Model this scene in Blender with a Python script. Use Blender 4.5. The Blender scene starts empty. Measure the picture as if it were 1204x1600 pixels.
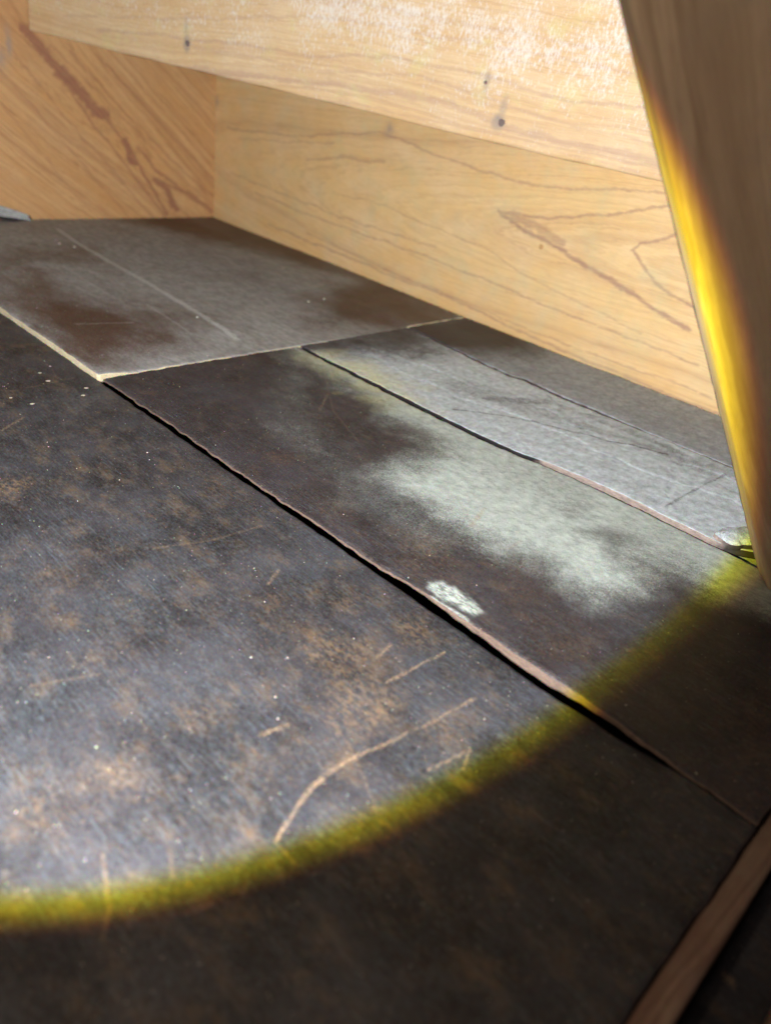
import bpy, bmesh, math, random
import numpy as np
from mathutils import Matrix, Vector

random.seed(4)
rng = np.random.default_rng(11)
scene = bpy.context.scene
col = scene.collection

# ------------------------------------------------------------------ camera
CAM_H = 0.35
right = Vector((0.7013, -0.7004, 0.1331))
down = Vector((-0.2700, -0.4341, -0.8593))
fwd = Vector((0.6598, 0.5666, -0.4938))
cam_data = bpy.data.cameras.new('camera')
cam = bpy.data.objects.new('camera', cam_data)
col.objects.link(cam)
m = Matrix((right, -down, -fwd)).transposed().to_4x4()
m.translation = (0, 0, CAM_H)
cam.matrix_world = m
cam_data.sensor_fit = 'VERTICAL'
cam_data.sensor_height = 36
cam_data.lens = 1175 / 1600 * 36
cam_data.clip_start = 0.01
cam_data.clip_end = 60
cam_data.dof.use_dof = True
cam_data.dof.focus_distance = 0.74
cam_data.dof.aperture_fstop = 4.2
scene.camera = cam

# ------------------------------------------------------------------ world: dim room light
world = bpy.data.worlds.new('World')
scene.world = world
world.use_nodes = True
bg = world.node_tree.nodes['Background']
bg.inputs[0].default_value = (1.0, 0.80, 0.74, 1)
bg.inputs[1].default_value = 0.085

# ------------------------------------------------------------------ the torch: its lens throws a round beam whose red, green and blue rims differ slightly
LAMP = Vector((-0.175, 0.125, 0.365))
AXIS = Vector((0.7268, 0.57777, -0.3714)).normalized()
HALF = 34.9
POWER = 86.0
for nm, rgb, dh, blend, gain in (('red', (1, 0, 0), 0.98, 0.145, 1.0), ('green', (0, 1, 0), 0.74, 0.135, 0.97), ('blue', (0, 0, 1), -0.75, 0.085, 1.02)):
    ld = bpy.data.lights.new('torch_beam_' + nm, 'SPOT')
    ld.color = rgb
    ld.energy = POWER * gain
    ld.spot_size = math.radians(2 * (HALF + dh))
    ld.spot_blend = blend
    ld.shadow_soft_size = 0.0035
    lo = bpy.data.objects.new('torch_beam_' + nm, ld)
    col.objects.link(lo)
    lo.location = LAMP
    lo.rotation_euler = (-AXIS).to_track_quat('Z', 'Y').to_euler()

# the torch's weak spill round its beam
ld = bpy.data.lights.new('torch_spill', 'SPOT')
ld.color = (1.0, 0.77, 0.60); ld.energy = 5.6; ld.spot_size = math.radians(150); ld.spot_blend = 1.0; ld.shadow_soft_size = 0.02
lo = bpy.data.objects.new('torch_spill', ld); col.objects.link(lo)
lo.location = LAMP; lo.rotation_euler = (-AXIS).to_track_quat('Z', 'Y').to_euler()

# ------------------------------------------------------------------ exposure
scene.view_settings.view_transform = 'Standard'
scene.view_settings.look = 'None'
scene.view_settings.exposure = 0
scene.view_settings.gamma = 1
scene.view_settings.use_curve_mapping = False
scene.cycles.max_bounces = 6

# ------------------------------------------------------------------ numpy helpers
def vnoise(x, y, seed=0):
    r = np.random.default_rng(seed)
    T = r.random((256, 256))
    xi = np.floor(x).astype(int); yi = np.floor(y).astype(int)
    fx = x - xi; fy = y - yi
    fx = fx * fx * (3 - 2 * fx); fy = fy * fy * (3 - 2 * fy)
    a = T[xi % 256, yi % 256]; b = T[(xi + 1) % 256, yi % 256]
    c = T[xi % 256, (yi + 1) % 256]; d = T[(xi + 1) % 256, (yi + 1) % 256]
    return (a * (1 - fx) + b * fx) * (1 - fy) + (c * (1 - fx) + d * fx) * fy

def fbm(x, y, seed=0, octs=4, gain=0.5):
    s = 0; a = 1; t = 0
    for k in range(octs):
        s = s + a * (vnoise(x * 2 ** k + 17.3 * k, y * 2 ** k + 9.1 * k, seed + k) - 0.5)
        t += a; a *= gain
    return s / t * 2          # about -1..1

def sdf_poly(x, y, poly):
    P = np.array(poly); n = len(P)
    d = np.full(x.shape, 1e9); ins = np.zeros(x.shape, bool)
    for i in range(n):
        ax, ay = P[i]; bx, by = P[(i + 1) % n]
        ex, ey = bx - ax, by - ay
        t = np.clip(((x - ax) * ex + (y - ay) * ey) / (ex * ex + ey * ey + 1e-12), 0, 1)
        d = np.minimum(d, np.hypot(x - ax - t * ex, y - ay - t * ey))
        c = ((ay > y) != (by > y)) & (x < (bx - ax) * (y - ay) / (by - ay + 1e-12) + ax)
        ins ^= c
    return np.where(ins, -d, d)

def smooth(e0, e1, v):
    t = np.clip((v - e0) / (e1 - e0), 0, 1)
    return t * t * (3 - 2 * t)

def polymask(x, y, poly, soft, warp=0.012, fr=25, seed=3):
    d = sdf_poly(x, y, poly) + warp * fbm(x * fr, y * fr, seed, 5)
    return 1 - smooth(-soft, soft, d)

def blobs(x, y, lst, seed=5):
    v = np.zeros(x.shape)
    w = 0.7 * fbm(x * 40, y * 40, seed, 4)
    for bx, by, r, s in lst:
        d = np.hypot(x - bx, y - by) / r
        v = np.maximum(v, s * np.clip(1.25 - d + w, 0, 1))
    return v

def strokes(x, y, lst, seed=9):
    v = np.zeros(x.shape)
    for pts, hw, s in lst:
        P = np.array(pts)
        sel = (x > P[:, 0].min() - 0.01) & (x < P[:, 0].max() + 0.01) & (y > P[:, 1].min() - 0.01) & (y < P[:, 1].max() + 0.01)
        xs = x[sel]; ys = y[sel]
        if xs.size == 0: continue
        d = np.full(xs.shape, 1e9)
        for i in range(len(P) - 1):
            ex, ey = P[i + 1] - P[i]
            t = np.clip(((xs - P[i, 0]) * ex + (ys - P[i, 1]) * ey) / (ex * ex + ey * ey + 1e-12), 0, 1)
            d = np.minimum(d, np.hypot(xs - P[i, 0] - t * ex, ys - P[i, 1] - t * ey))
        w = 1 + 0.6 * fbm(xs * 160, ys * 160, seed, 3)
        v[sel] = np.maximum(v[sel], s * (1 - smooth(0.5 * hw, 1.5 * hw, d / np.maximum(w, 0.2))))
    return v

def random_strokes(x0, x1, y0, y1, n, seed, lmin=.01, lmax=.06):
    r = np.random.default_rng(seed); out = []
    for _ in range(n):
        cx, cy = r.uniform(x0, x1), r.uniform(y0, y1)
        a = r.choice([0.1, 1.6, 2.2]) + r.normal(0, 0.35); L = r.uniform(lmin, lmax); b = r.normal(0, 0.25)
        pts = [(cx, cy), (cx + L / 2 * math.cos(a), cy + L / 2 * math.sin(a)), (cx + L / 2 * (math.cos(a) + math.cos(a + b)), cy + L / 2 * (math.sin(a) + math.sin(a + b)))]
        out.append((pts, r.uniform(.0003, .0008), r.uniform(.05, .25)))
    return out

def set_attr(me, name, rgba):
    at = me.color_attributes.new(name, 'FLOAT_COLOR', 'POINT')
    at.data.foreach_set('color', np.ascontiguousarray(rgba, dtype=np.float32).ravel())

def tag(o, label=None, cat=None, group=None, kind=None):
    if label: o['label'] = label
    if cat: o['category'] = cat
    if group: o['group'] = group
    if kind: o['kind'] = kind
    return o

def link(name, me, mats, parent=None):
    o = bpy.data.objects.new(name, me)
    for mt in mats: me.materials.append(mt)
    col.objects.link(o)
    o.parent = parent
    return o

def grid_solid(P, thick, side_jit=0.0006, down_dir=(0, 0, -1), seed=0, undercut=None):
    """P: (nu,nv,3) top surface; closed with side walls and a bottom. returns mesh, nverts_top"""
    nu, nv, _ = P.shape
    V = P.reshape(-1, 3)
    I = np.arange(nu * nv).reshape(nu, nv)
    q = np.stack([I[:-1, :-1], I[1:, :-1], I[1:, 1:], I[:-1, 1:]], -1).reshape(-1, 4)
    ring = np.concatenate([I[:, 0], I[-1, 1:], I[-2::-1, -1], I[0, -2:0:-1]])
    n = len(ring)
    dd = np.array(down_dir, float)
    base = V[ring]
    cen = V.mean(0)
    rings = [ring]; Vs = [V]; nxt = len(V)
    steps = [0.06, 0.2, 0.4, 0.6, 0.8, 1.0]
    r = np.random.default_rng(seed)
    s = np.cumsum(np.r_[0, np.linalg.norm(np.diff(base, axis=0), axis=1)])
    # outward normal in-plane
    tan = np.roll(base, -1, 0) - np.roll(base, 1, 0)
    out = np.cross(tan, dd); out /= np.linalg.norm(out, axis=1)[:, None] + 1e-9
    sgn = np.sign(np.sum(out * (base - cen), axis=1).mean()); out *= sgn
    th = np.asarray(thick(base) if callable(thick) else np.full(n, thick))[:, None]
    uc = undercut(base) if undercut else np.zeros(n)
    for k, f in enumerate(steps):
        j = (0.0006 * min(1, f * 8) + side_jit * fbm(s * 90, np.full(n, f * 4.0), seed + 3, 3) * min(1, f * 6) - uc * f)[:, None]
        Vs.append(base + dd * th * f + out * j)
        rings.append(np.arange(nxt, nxt + n)); nxt += n
    faces = [q]
    sideq = []
    for a, b in zip(rings[:-1], rings[1:]):
        sideq.append(np.stack([a, b, np.roll(b, -1), np.roll(a, -1)], -1))
    side = np.concatenate(sideq)
    allq = np.concatenate([q, side])
    Vall = np.concatenate(Vs)
    # bottom: a fan
    cb = Vall[rings[-1]].mean(0)
    Vall = np.vstack([Vall, cb]); ci = len(Vall) - 1
    b = rings[-1]
    tri = np.stack([b, np.full(n, ci), np.roll(b, -1)], -1)
    me = bpy.data.meshes.new('m')
    me.vertices.add(len(Vall)); me.vertices.foreach_set('co', Vall.astype(np.float32).ravel())
    loops = np.concatenate([allq.ravel(), tri.ravel()])
    me.loops.add(len(loops)); me.loops.foreach_set('vertex_index', loops.astype(np.int32))
    npoly = len(allq) + len(tri)
    me.polygons.add(npoly)
    st = np.concatenate([np.arange(len(allq)) * 4, len(allq) * 4 + np.arange(len(tri)) * 3])
    me.polygons.foreach_set('loop_start', st.astype(np.int32))
    mi = np.zeros(npoly, np.int32); mi[len(q):] = 1
    me.polygons.foreach_set('material_index', mi)
    me.polygons.foreach_set('use_smooth', np.ones(npoly, bool))
    me.update(calc_edges=True); me.validate()
    bm = bmesh.new(); bm.from_mesh(me); bmesh.ops.recalc_face_normals(bm, faces=bm.faces)
    bm.to_mesh(me); bm.free()
    ext = len(Vall) - len(V)
    return me, len(V), ext

# ------------------------------------------------------------------ node helpers
class NT:
    def __init__(self, name):
        self.mat = bpy.data.materials.new(name); self.mat.use_nodes = True
        self.t = self.mat.node_tree; self.b = self.t.nodes['Principled BSDF']
        self.out = self.t.nodes['Material Output']
    def n(self, typ, **kw):
        nd = self.t.nodes.new(typ)
        for k, v in kw.items(): setattr(nd, k, v)
        return nd
    def l(self, a, b): self.t.links.new(a, b)
    def setin(self, sock, v):
        if hasattr(v, 'is_linked'): self.l(v, sock)
        else: sock.default_value = v
    def coord(self, out='Object'): return self.n('ShaderNodeTexCoord').outputs[out]
    def mapping(self, vec, scale=(1, 1, 1), rot=(0, 0, 0), loc=(0, 0, 0)):
        mp = self.n('ShaderNodeMapping'); self.l(vec, mp.inputs[0])
        mp.inputs['Scale'].default_value = scale; mp.inputs['Rotation'].default_value = rot; mp.inputs['Location'].default_value = loc
        return mp.outputs[0]
    def noise(self, vec, scale, detail=4, rough=0.55, dist=0.0):
        nd = self.n('ShaderNodeTexNoise'); self.l(vec, nd.inputs['Vector'])
        nd.inputs['Scale'].default_value = scale; nd.inputs['Detail'].default_value = detail
        nd.inputs['Roughness'].default_value = rough; nd.inputs['Distortion'].default_value = dist
        return nd.outputs[0]
    def noise1(self, w, scale, detail=2, rough=.5):
        nd = self.n('ShaderNodeTexNoise', noise_dimensions='1D'); self.l(w, nd.inputs['W'])
        nd.inputs['Scale'].default_value = scale; nd.inputs['Detail'].default_value = detail; nd.inputs['Roughness'].default_value = rough
        return nd.outputs[0]
    def ramp(self, fac, stops, interp='LINEAR'):
        nd = self.n('ShaderNodeValToRGB'); self.l(fac, nd.inputs[0])
        cr = nd.color_ramp; cr.interpolation = interp
        while len(cr.elements) < len(stops): cr.elements.new(0.5)
        for e, (p, c) in zip(cr.elements, stops):
            e.position = p
            e.color = (c, c, c, 1) if isinstance(c, (int, float)) else (*c, 1)
        return nd.outputs[0]
    def mix(self, fac, a, b, mode='MIX'):
        nd = self.n('ShaderNodeMix', data_type='RGBA', blend_type=mode)
        self.setin(nd.inputs[0], fac)
        for s, v in ((nd.inputs[6], a), (nd.inputs[7], b)):
            self.setin(s, v if hasattr(v, 'is_linked') else (*v, 1))
        return nd.outputs[2]
    def math(self, op, a, b=0.0, c=0.0, clamp=False):
        nd = self.n('ShaderNodeMath', operation=op, use_clamp=clamp)
        self.setin(nd.inputs[0], a); self.setin(nd.inputs[1], b); self.setin(nd.inputs[2], c)
        return nd.outputs[0]
    def attr(self, name):
        nd = self.n('ShaderNodeAttribute', attribute_name=name)
        sp = self.n('ShaderNodeSeparateColor'); self.l(nd.outputs['Color'], sp.inputs[0])
        return sp.outputs[0], sp.outputs[1], sp.outputs[2], nd.outputs['Alpha']
    def bump(self, h, strength, dist, nrm=None):
        nd = self.n('ShaderNodeBump'); self.l(h, nd.inputs['Height'])
        nd.inputs['Strength'].default_value = strength; nd.inputs['Distance'].default_value = dist
        if nrm is not None: self.l(nrm, nd.inputs['Normal'])
        return nd.outputs[0]

def slate_material(name, dark, mid, brown, light, rough=0.5, seed=0.0, yellow=(.66, .66, .26), bluec=(.088, .118, .138), mottle=1.0, light_breakup=0.55, scratchc=(.34, .24, .14), streak_rot=0.0, streak=.45):
    N = NT(name)
    co = N.mapping(N.coord(), loc=(seed, seed * 1.7, 0))
    pale_mask, yel, scr, rust = N.attr('stain')
    blue, white, _, _ = N.attr('stain2')
    big = N.noise(co, 14, 4, .6)
    st = N.mapping(co, scale=(1, streak, 1), rot=(0, 0, streak_rot))
    midn = N.noise(st, 70, 6, .7)
    fine = N.noise(st, 520, 6, .8)
    grain = N.noise(co, 1300, 3, .7)
    c = N.mix(N.ramp(big, [(.40, 0), (.62, 1)]), dark, mid)
    c = N.mix(N.math('MULTIPLY', N.math('MULTIPLY', N.ramp(fine, [(.47, 0), (.66, 1)]), N.ramp(midn, [(.36, .25), (.6, 1)])), .62 * mottle), c, bluec)
    spb = N.noise(N.mapping(st, loc=(4, 7, 2)), 520, 5, .8)
    c = N.mix(N.math('MULTIPLY', N.math('MULTIPLY', N.ramp(spb, [(.54, 0), (.68, 1)]), N.ramp(N.noise(co, 24, 4, .6), [(.38, 0), (.62, 1)])), .7 * mottle), c, brown)
    bm_ = N.math('MULTIPLY', N.ramp(midn, [(.48, 0), (.70, 1)]), N.ramp(N.noise(co, 33, 3, .6), [(.35, 0), (.65, 1)]))
    c = N.mix(N.math('MULTIPLY', bm_, .62 * mottle), c, brown)
    # brushed scuffs in two directions
    for ra, k in ((.55, .50), (1.25, .38), (-.35, .25)):
        sc = N.noise(N.mapping(co, scale=(1, .045, 1), rot=(0, 0, ra)), 900, 3, .7)
        sa = N.ramp(N.noise(N.mapping(co, loc=(ra * 9, 3, 1)), 18, 4, .65), [(.40, 0), (.66, 1)])
        c = N.mix(N.math('MULTIPLY', N.math('MULTIPLY', N.ramp(sc, [(.55, 0), (.68, 1)]), sa), k * mottle), c, tuple(v * 1.25 for v in bluec))
    # pin-prick grain
    pg = N.noise(co, 1900, 2, .6)
    c = N.mix(N.math('MULTIPLY', N.ramp(pg, [(.56, 0), (.70, 1)]), .45 * mottle), c, (.16, .145, .12))
    c = N.mix(N.math('MULTIPLY', N.ramp(pg, [(.30, 1), (.42, 0)]), .6 * mottle), c, tuple(v * .5 for v in dark))
    # rust-tan wear
    rf = N.math('MULTIPLY', rust, N.ramp(N.noise(st, 380, 6, .8), [(.46, 0), (.62, 1)]))
    c = N.mix(N.math('MULTIPLY', rf, .62), c, tuple(min(1, v * 1.8) for v in brown))
    # bluish rubbed film
    bf = N.math('MULTIPLY', blue, N.ramp(N.noise(co, 230, 6, .75), [(.42, 0.0), (.62, 1)]))
    c = N.mix(N.math('MULTIPLY', bf, .55), c, bluec)
    # pale patches, broken up by noise
    lf = N.math('ADD', N.math('MULTIPLY', N.math('SUBTRACT', fine, .5), light_breakup * 2.2), N.math('ADD', N.math('MULTIPLY', N.math('SUBTRACT', midn, .5), light_breakup * 1.0), N.math('MULTIPLY', N.math('SUBTRACT', pg, .5), light_breakup * 2.4)))
    edge = N.math('MULTIPLY', pale_mask, N.math('SUBTRACT', 1.0, pale_mask))
    lf = N.math('ADD', pale_mask, N.math('MULTIPLY', lf, N.math('ADD', N.math('MULTIPLY', edge, 7.0), N.math('MULTIPLY', pale_mask, .45))), clamp=True)
    lcol = N.mix(N.ramp(N.noise(st, 120, 6, .7), [(.35, 0), (.65, 1)]), tuple(v * .68 for v in light), tuple(min(1, v * 1.18) for v in light))
    lcol = N.mix(N.math('MULTIPLY', N.ramp(grain, [(.46, 0), (.66, 1)]), .5), lcol, tuple(v * .35 for v in light))
    c = N.mix(lf, c, lcol)
    yf = N.math('MULTIPLY', yel, N.ramp(N.noise(co, 520, 4, .8), [(.38, .1), (.6, 1)]), clamp=True)
    c = N.mix(N.math('MULTIPLY', yf, .9), c, yellow)
    # scratches
    sf = N.math('MULTIPLY', N.math('MULTIPLY', scr, .85), N.ramp(N.noise(co, 520, 5, .8), [(.40, .0), (.60, 1)]), clamp=True)
    c = N.mix(sf, c, scratchc)
    # fresh white scrape
    wf = N.math('MULTIPLY', white, N.ramp(N.noise(N.mapping(co, scale=(1, .16, 1), rot=(0, 0, .12)), 760, 5, .8), [(.38, .0), (.56, 1)]), clamp=True)
    c = N.mix(N.math('MULTIPLY', wf, .9), c, (.55, .64, .57))
    # mineral specks
    vo = N.n('ShaderNodeTexVoronoi', feature='F1'); N.l(co, vo.inputs['Vector']); vo.inputs['Scale'].default_value = 190
    spk = N.math('LESS_THAN', vo.outputs['Distance'], .075)
    wn = N.n('ShaderNodeSeparateColor'); N.l(vo.outputs['Color'], wn.inputs[0])
    spk = N.math('MULTIPLY', spk, N.math('GREATER_THAN', wn.outputs[0], .62))
    c = N.mix(N.math('MULTIPLY', spk, .55), c, (.60, .58, .48))
    N.l(c, N.b.inputs['Base Color'])
    r = N.math('ADD', rough, N.math('MULTIPLY', lf, .25))
    r = N.math('ADD', r, N.math('MULTIPLY', N.math('SUBTRACT', fine, .5), .35), clamp=True)
    N.l(r, N.b.inputs['Roughness'])
    N.b.inputs['Specular IOR Level'].default_value = .34
    h = N.math('ADD', N.math('MULTIPLY', midn, .6), N.math('MULTIPLY', fine, .5))
    h = N.math('ADD', h, N.math('MULTIPLY', grain, .22))
    N.l(N.bump(h, .55, .0018), N.b.inputs['Normal'])
    return N.mat

def edge_material(name, c1, c2, rough=.75, yr=None):
    N = NT(name); co = N.coord()
    a = N.noise(N.mapping(co, scale=(1, 1, 4)), 160, 6, .7)
    c = N.mix(N.ramp(a, [(.35, 0), (.65, 1)]), c1, c2)
    g = N.noise(co, 900, 3, .7)
    c = N.mix(N.math('MULTIPLY', N.ramp(g, [(.5, 0), (.7, 1)]), .5), c, tuple(v * .4 for v in c1))
    if yr:      # beyond this range the edge is painted near-black, standing in for seam shade
        sx = N.n('ShaderNodeSeparateXYZ'); N.l(co, sx.inputs[0])
        yw = N.math('ADD', sx.outputs[1], N.math('MULTIPLY', N.math('SUBTRACT', N.noise(co, 22, 3, .6), .5), .10))
        c = N.mix(N.ramp(yw, [(yr[0] - .01, 0), (yr[0], 1), (yr[1], 1), (yr[1] + .01, 0)]), (.022, .019, .020), c)
    N.l(c, N.b.inputs['Base Color']); N.b.inputs['Roughness'].default_value = rough
    N.l(N.bump(N.math('ADD', a, g), .6, .0016), N.b.inputs['Normal'])
    return N.mat

def wood_material(name, base, pale, line, freq=1.0, flecks=0.0, green=0.0, rough=.6, fine_scale=(40, 700), stainc=(.30, .26, .22), linestr=.75, dirt=.3, figc=None, fine_str=.3, bleach=.3):
    """uses point attribute 'grain': r = ring distance, g = along the board, b = across, a = stain"""
    N = NT(name)
    G, u, v, stn = N.attr('grain')
    cmb = N.n('ShaderNodeCombineXYZ'); N.l(u, cmb.inputs[0]); N.l(v, cmb.inputs[1])
    uv = cmb.outputs[0]
    lng = N.mapping(uv, scale=(1, 9, 1))
    wob = N.noise(lng, 9, 4, .6)
    Gw = N.math('ADD', G, N.math('MULTIPLY', N.math('SUBTRACT', wob, .5), .016))
    n1 = N.noise1(Gw, 40 * freq, 1, .4)
    lines = N.ramp(n1, [(.53, 0), (.60, .55), (.635, 1), (.65, .12), (.72, 0)])
    n2 = N.noise1(Gw, 190 * freq, 1, .4)
    fines = N.ramp(n2, [(.46, 0), (.64, 1), (.68, .2)])
    band = N.ramp(N.noise1(Gw, 26 * freq, 2, .5), [(.3, 0), (.7, 1)])
    c = N.mix(band, base, pale)
    patch = N.noise(N.mapping(uv, scale=(1, 2.2, 1)), 11, 4, .6)
    c = N.mix(N.math('MULTIPLY', N.ramp(patch, [(.35, 0), (.7, 1)]), .45), c, pale)
    bl = N.noise(N.mapping(uv, scale=(1, 1.8, 1), loc=(7, 2, 0)), 8, 5, .65)
    c = N.mix(N.math('MULTIPLY', N.ramp(bl, [(.42, 0), (.68, 1)]), bleach), c, (.80, .69, .47))
    fam = N.ramp(N.noise(lng, 7, 3, .6), [(.28, .2), (.62, 1)])
    c = N.mix(N.math('MULTIPLY', N.math('MULTIPLY', fines, fam), fine_str), c, line)
    n3 = N.noise1(Gw, 620 * freq, 1, .4)
    c = N.mix(N.math('MULTIPLY', N.ramp(n3, [(.48, 0), (.68, 1)]), fine_str * .6), c, tuple(x * .72 for x in base))
    lv = N.ramp(N.noise(lng, 5, 3, .6), [(.30, .15), (.60, 1)])
    c = N.mix(N.math('MULTIPLY', N.math('MULTIPLY', lines, lv), linestr), c, line)
    fg, _, _, _ = N.attr('figure')
    fgf = N.math('MULTIPLY', fg, N.ramp(N.noise(lng, 26, 6, .75), [(.30, .45), (.54, 1)]), clamp=True)
    c = N.mix(fgf, c, figc or line)
    fib = N.noise(N.mapping(uv, scale=(fine_scale[0], fine_scale[1], 1)), 1.0, 5, .7)
    c = N.mix(N.math('MULTIPLY', N.ramp(fib, [(.48, 0), (.72, 1)]), .30), c, tuple(x * .6 for x in base))
    blot = N.noise(uv, 26, 6, .65)
    c = N.mix(N.math('MULTIPLY', N.ramp(blot, [(.52, 0), (.75, 1)]), dirt), c, stainc)
    hmask = None
    if flecks > 0:
        fl = N.noise(N.mapping(uv, scale=(2.6, 1, 1)), 105, 6, .8)
        area = N.ramp(N.noise(uv, 13, 4, .65), [(.32, 0.1), (.62, 1)])
        rough_n = N.noise(uv, 900, 3, .7)
        hi = N.math('MULTIPLY', N.ramp(v, [(.02, .42), (.12, 1)]), area)
        fm = N.math('MULTIPLY', N.ramp(N.math('ADD', fl, N.math('MULTIPLY', N.math('SUBTRACT', hi, .5), .22)), [(.52, 0), (.64, 1)]), flecks)
        fm = N.math('MULTIPLY', fm, N.ramp(rough_n, [(.36, .25), (.58, 1)]))
        c = N.mix(fm, c, (.80, .84, .80))
        gm = N.ramp(N.noise(N.mapping(uv, loc=(3, 5, 0)), 22, 4, .6), [(.55, 0), (.75, 1)])
        c = N.mix(N.math('MULTIPLY', gm, green), c, (.62, .66, .26))
        hmask = fm
    elif green > 0:
        gm = N.ramp(N.noise(N.mapping(uv, loc=(3, 5, 0)), 16, 5, .65), [(.48, 0), (.72, 1)])
        c = N.mix(N.math('MULTIPLY', gm, green), c, (.50, .52, .30))
    c = N.mix(N.math('MULTIPLY', stn, N.ramp(N.noise(uv, 60, 5, .7), [(.3, .4), (.6, 1)])), c, stainc)
    N.l(c, N.b.inputs['Base Color'])
    N.b.inputs['Roughness'].default_value = rough
    N.b.inputs['Specular IOR Level'].default_value = .3
    h = N.math('ADD', N.math('MULTIPLY', fib, .5), N.math('MULTIPLY', lines, -.25))
    h = N.math('ADD', h, N.math('MULTIPLY', N.noise(uv, 1100, 3, .7), .55 if flecks else .18))
    N.l(N.bump(h, .30, .0014), N.b.inputs['Normal'])
    return N.mat

def plain_material(name, c1, c2, rough=.8, scale=60):
    N = NT(name); co = N.coord()
    c = N.mix(N.ramp(N.noise(co, scale, 6, .7), [(.35, 0), (.68, 1)]), c1, c2)
    N.l(c, N.b.inputs['Base Color']); N.b.inputs['Roughness'].default_value = rough
    N.l(N.bump(N.noise(co, scale * 6, 4, .7), .4, .001), N.b.inputs['Normal'])
    return N.mat

# ------------------------------------------------------------------ stain, scratch and tone maps, metres on the slate floor
SCR1 = [([(0.1753, 0.191), (0.1905, 0.1976), (0.2105, 0.2052), (0.2297, 0.2076), (0.2493, 0.2063), (0.2721, 0.2015)], 0.00120, 0.9), ([(0.2721, 0.2015), (0.2943, 0.1991)], 0.00105, 0.55), ([(0.2985, 0.1973), (0.3476, 0.1927)], 0.00091, 0.7), ([(0.308, 0.2401), (0.3362, 0.2392), (0.3661, 0.2368)], 0.00093, 0.9), ([(0.3211, 0.2628), (0.3394, 0.2667)], 0.00119, 0.6), ([(0.2132, 0.2549), (0.231, 0.2512)], 0.00119, 0.8), ([(0.2752, 0.1717), (0.3074, 0.1655), (0.2923, 0.1582)], 0.00073, 0.7), ([(0.2595, 0.2539), (0.2484, 0.2083), (0.23, 0.17)], 0.00049, 0.35), ([(0.2486, 0.7327), (0.2825, 0.7563)], 0.00122, 0.6), ([(0.2996, 0.8271), (0.3738, 0.8367)], 0.00106, 0.3), ([(0.2646, 0.468), (0.3095, 0.4529), (0.36, 0.4491)], 0.00105, 0.3), ([(0.3119, 0.3768), (0.329, 0.3865)], 0.00155, 0.5), ([(0.1029, 0.2384), (0.0925, 0.212), (0.0831, 0.1999)], 0.00101, 0.45), ([(0.13, 0.2208), (0.1228, 0.206)], 0.00077, 0.35), ([(0.1736, 0.1899), (0.1744, 0.1723)], 0.00065, 0.4), ([(0.1178, 0.1865), (0.1296, 0.1829)], 0.00106, 0.4), ([(0.1241, 0.3734), (0.1643, 0.358)], 0.00098, 0.3), ([(0.2665, 0.2072), (0.2238, 0.2122)], 0.00056, 0.3)]
SCR2 = [([(0.5191, 0.339), (0.5579, 0.3527)], 0.00237, 0.6), ([(0.5181, 0.2928), (0.5426, 0.2961)], 0.0008, 0.6), ([(0.5737, 0.3838), (0.5675, 0.3661)], 0.00086, 0.5), ([(0.5728, 0.6189), (0.6156, 0.6538)], 0.00168, 0.35), ([(0.5524, 0.5294), (0.587, 0.6117), (0.6722, 0.728)], 0.0012, 0.2), ([(0.5771, 0.185), (0.6396, 0.1848)], 0.00135, 0.2)]
SCR3 = [([(0.6928, 1.5743), (0.6739, 1.4389), (0.6578, 1.1649), (0.6328, 0.8731)], 0.0046, 1.0), ([(0.5927, 1.0512), (0.581, 0.9083)], 0.0018, 0.5), ([(0.5742, 1.2914), (0.5638, 1.096)], 0.0018, 0.4), ([(0.7057, 1.1436), (0.7816, 1.1314)], 0.0022, 0.5), ([(0.4565, 1.0003), (0.5313, 0.9792)], 0.0018, 0.4)]
PALE2 = [(0.6939, 0.8246), (0.72, 0.5817), (0.73, 0.4381), (0.74, 0.2716), (0.74, 0.1765), (0.74, 0.1305), (0.70, 0.05), (0.66, 0.06), (0.6392, 0.092), (0.6335, 0.1123), (0.63, 0.143), (0.6399, 0.1721), (0.6067, 0.2006), (0.5736, 0.1989), (0.5285, 0.2017), (0.5302, 0.2284), (0.5262, 0.2665), (0.5122, 0.3067), (0.5129, 0.3457), (0.5191, 0.3839), (0.5045, 0.4225), (0.5076, 0.4437), (0.5577, 0.4551), (0.6177, 0.4525), (0.6398, 0.4815), (0.6389, 0.532), (0.6603, 0.6204), (0.6681, 0.7034), (0.6681, 0.771)]  # outline of the broad pale patch on the middle slate
FAINT2 = [(0.6681, 0.771), (0.5825, 0.7052), (0.4808, 0.5869), (0.476, 0.4861), (0.4537, 0.4242), (0.4541, 0.3571), (0.5016, 0.2769), (0.5129, 0.3457), (0.5159, 0.4156), (0.5076, 0.4437), (0.514, 0.5504), (0.5848, 0.6572)]
WHITE2 = [(0.4128, 0.2987), (0.4256, 0.2926), (0.4256, 0.2704), (0.4182, 0.2461), (0.4098, 0.247), (0.4056, 0.2665), (0.4075, 0.2874)]
DARK4 = [(0.6629, 0.86), (0.9751, 0.86), (0.9461, 0.73), (0.84, 0.71), (0.7378, 0.755), (0.6939, 0.785)]
DARK5 = [(0.8702, 0.86), (1.14, 0.86), (1.14, 0.69), (1.03, 0.62), (0.93, 0.66), (0.8714, 0.72)]
DARK3A = [(1.0921, 1.75), (1.2, 1.70), (1.13, 0.8226), (1.0032, 0.79), (0.895, 0.8128), (0.7828, 0.8848), (0.8944, 0.9936), (1.0613, 1.0746), (1.0114, 1.2135), (1.0239, 1.2927), (0.9743, 1.4504), (0.8952, 1.553), (0.8544, 1.6736)]
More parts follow.
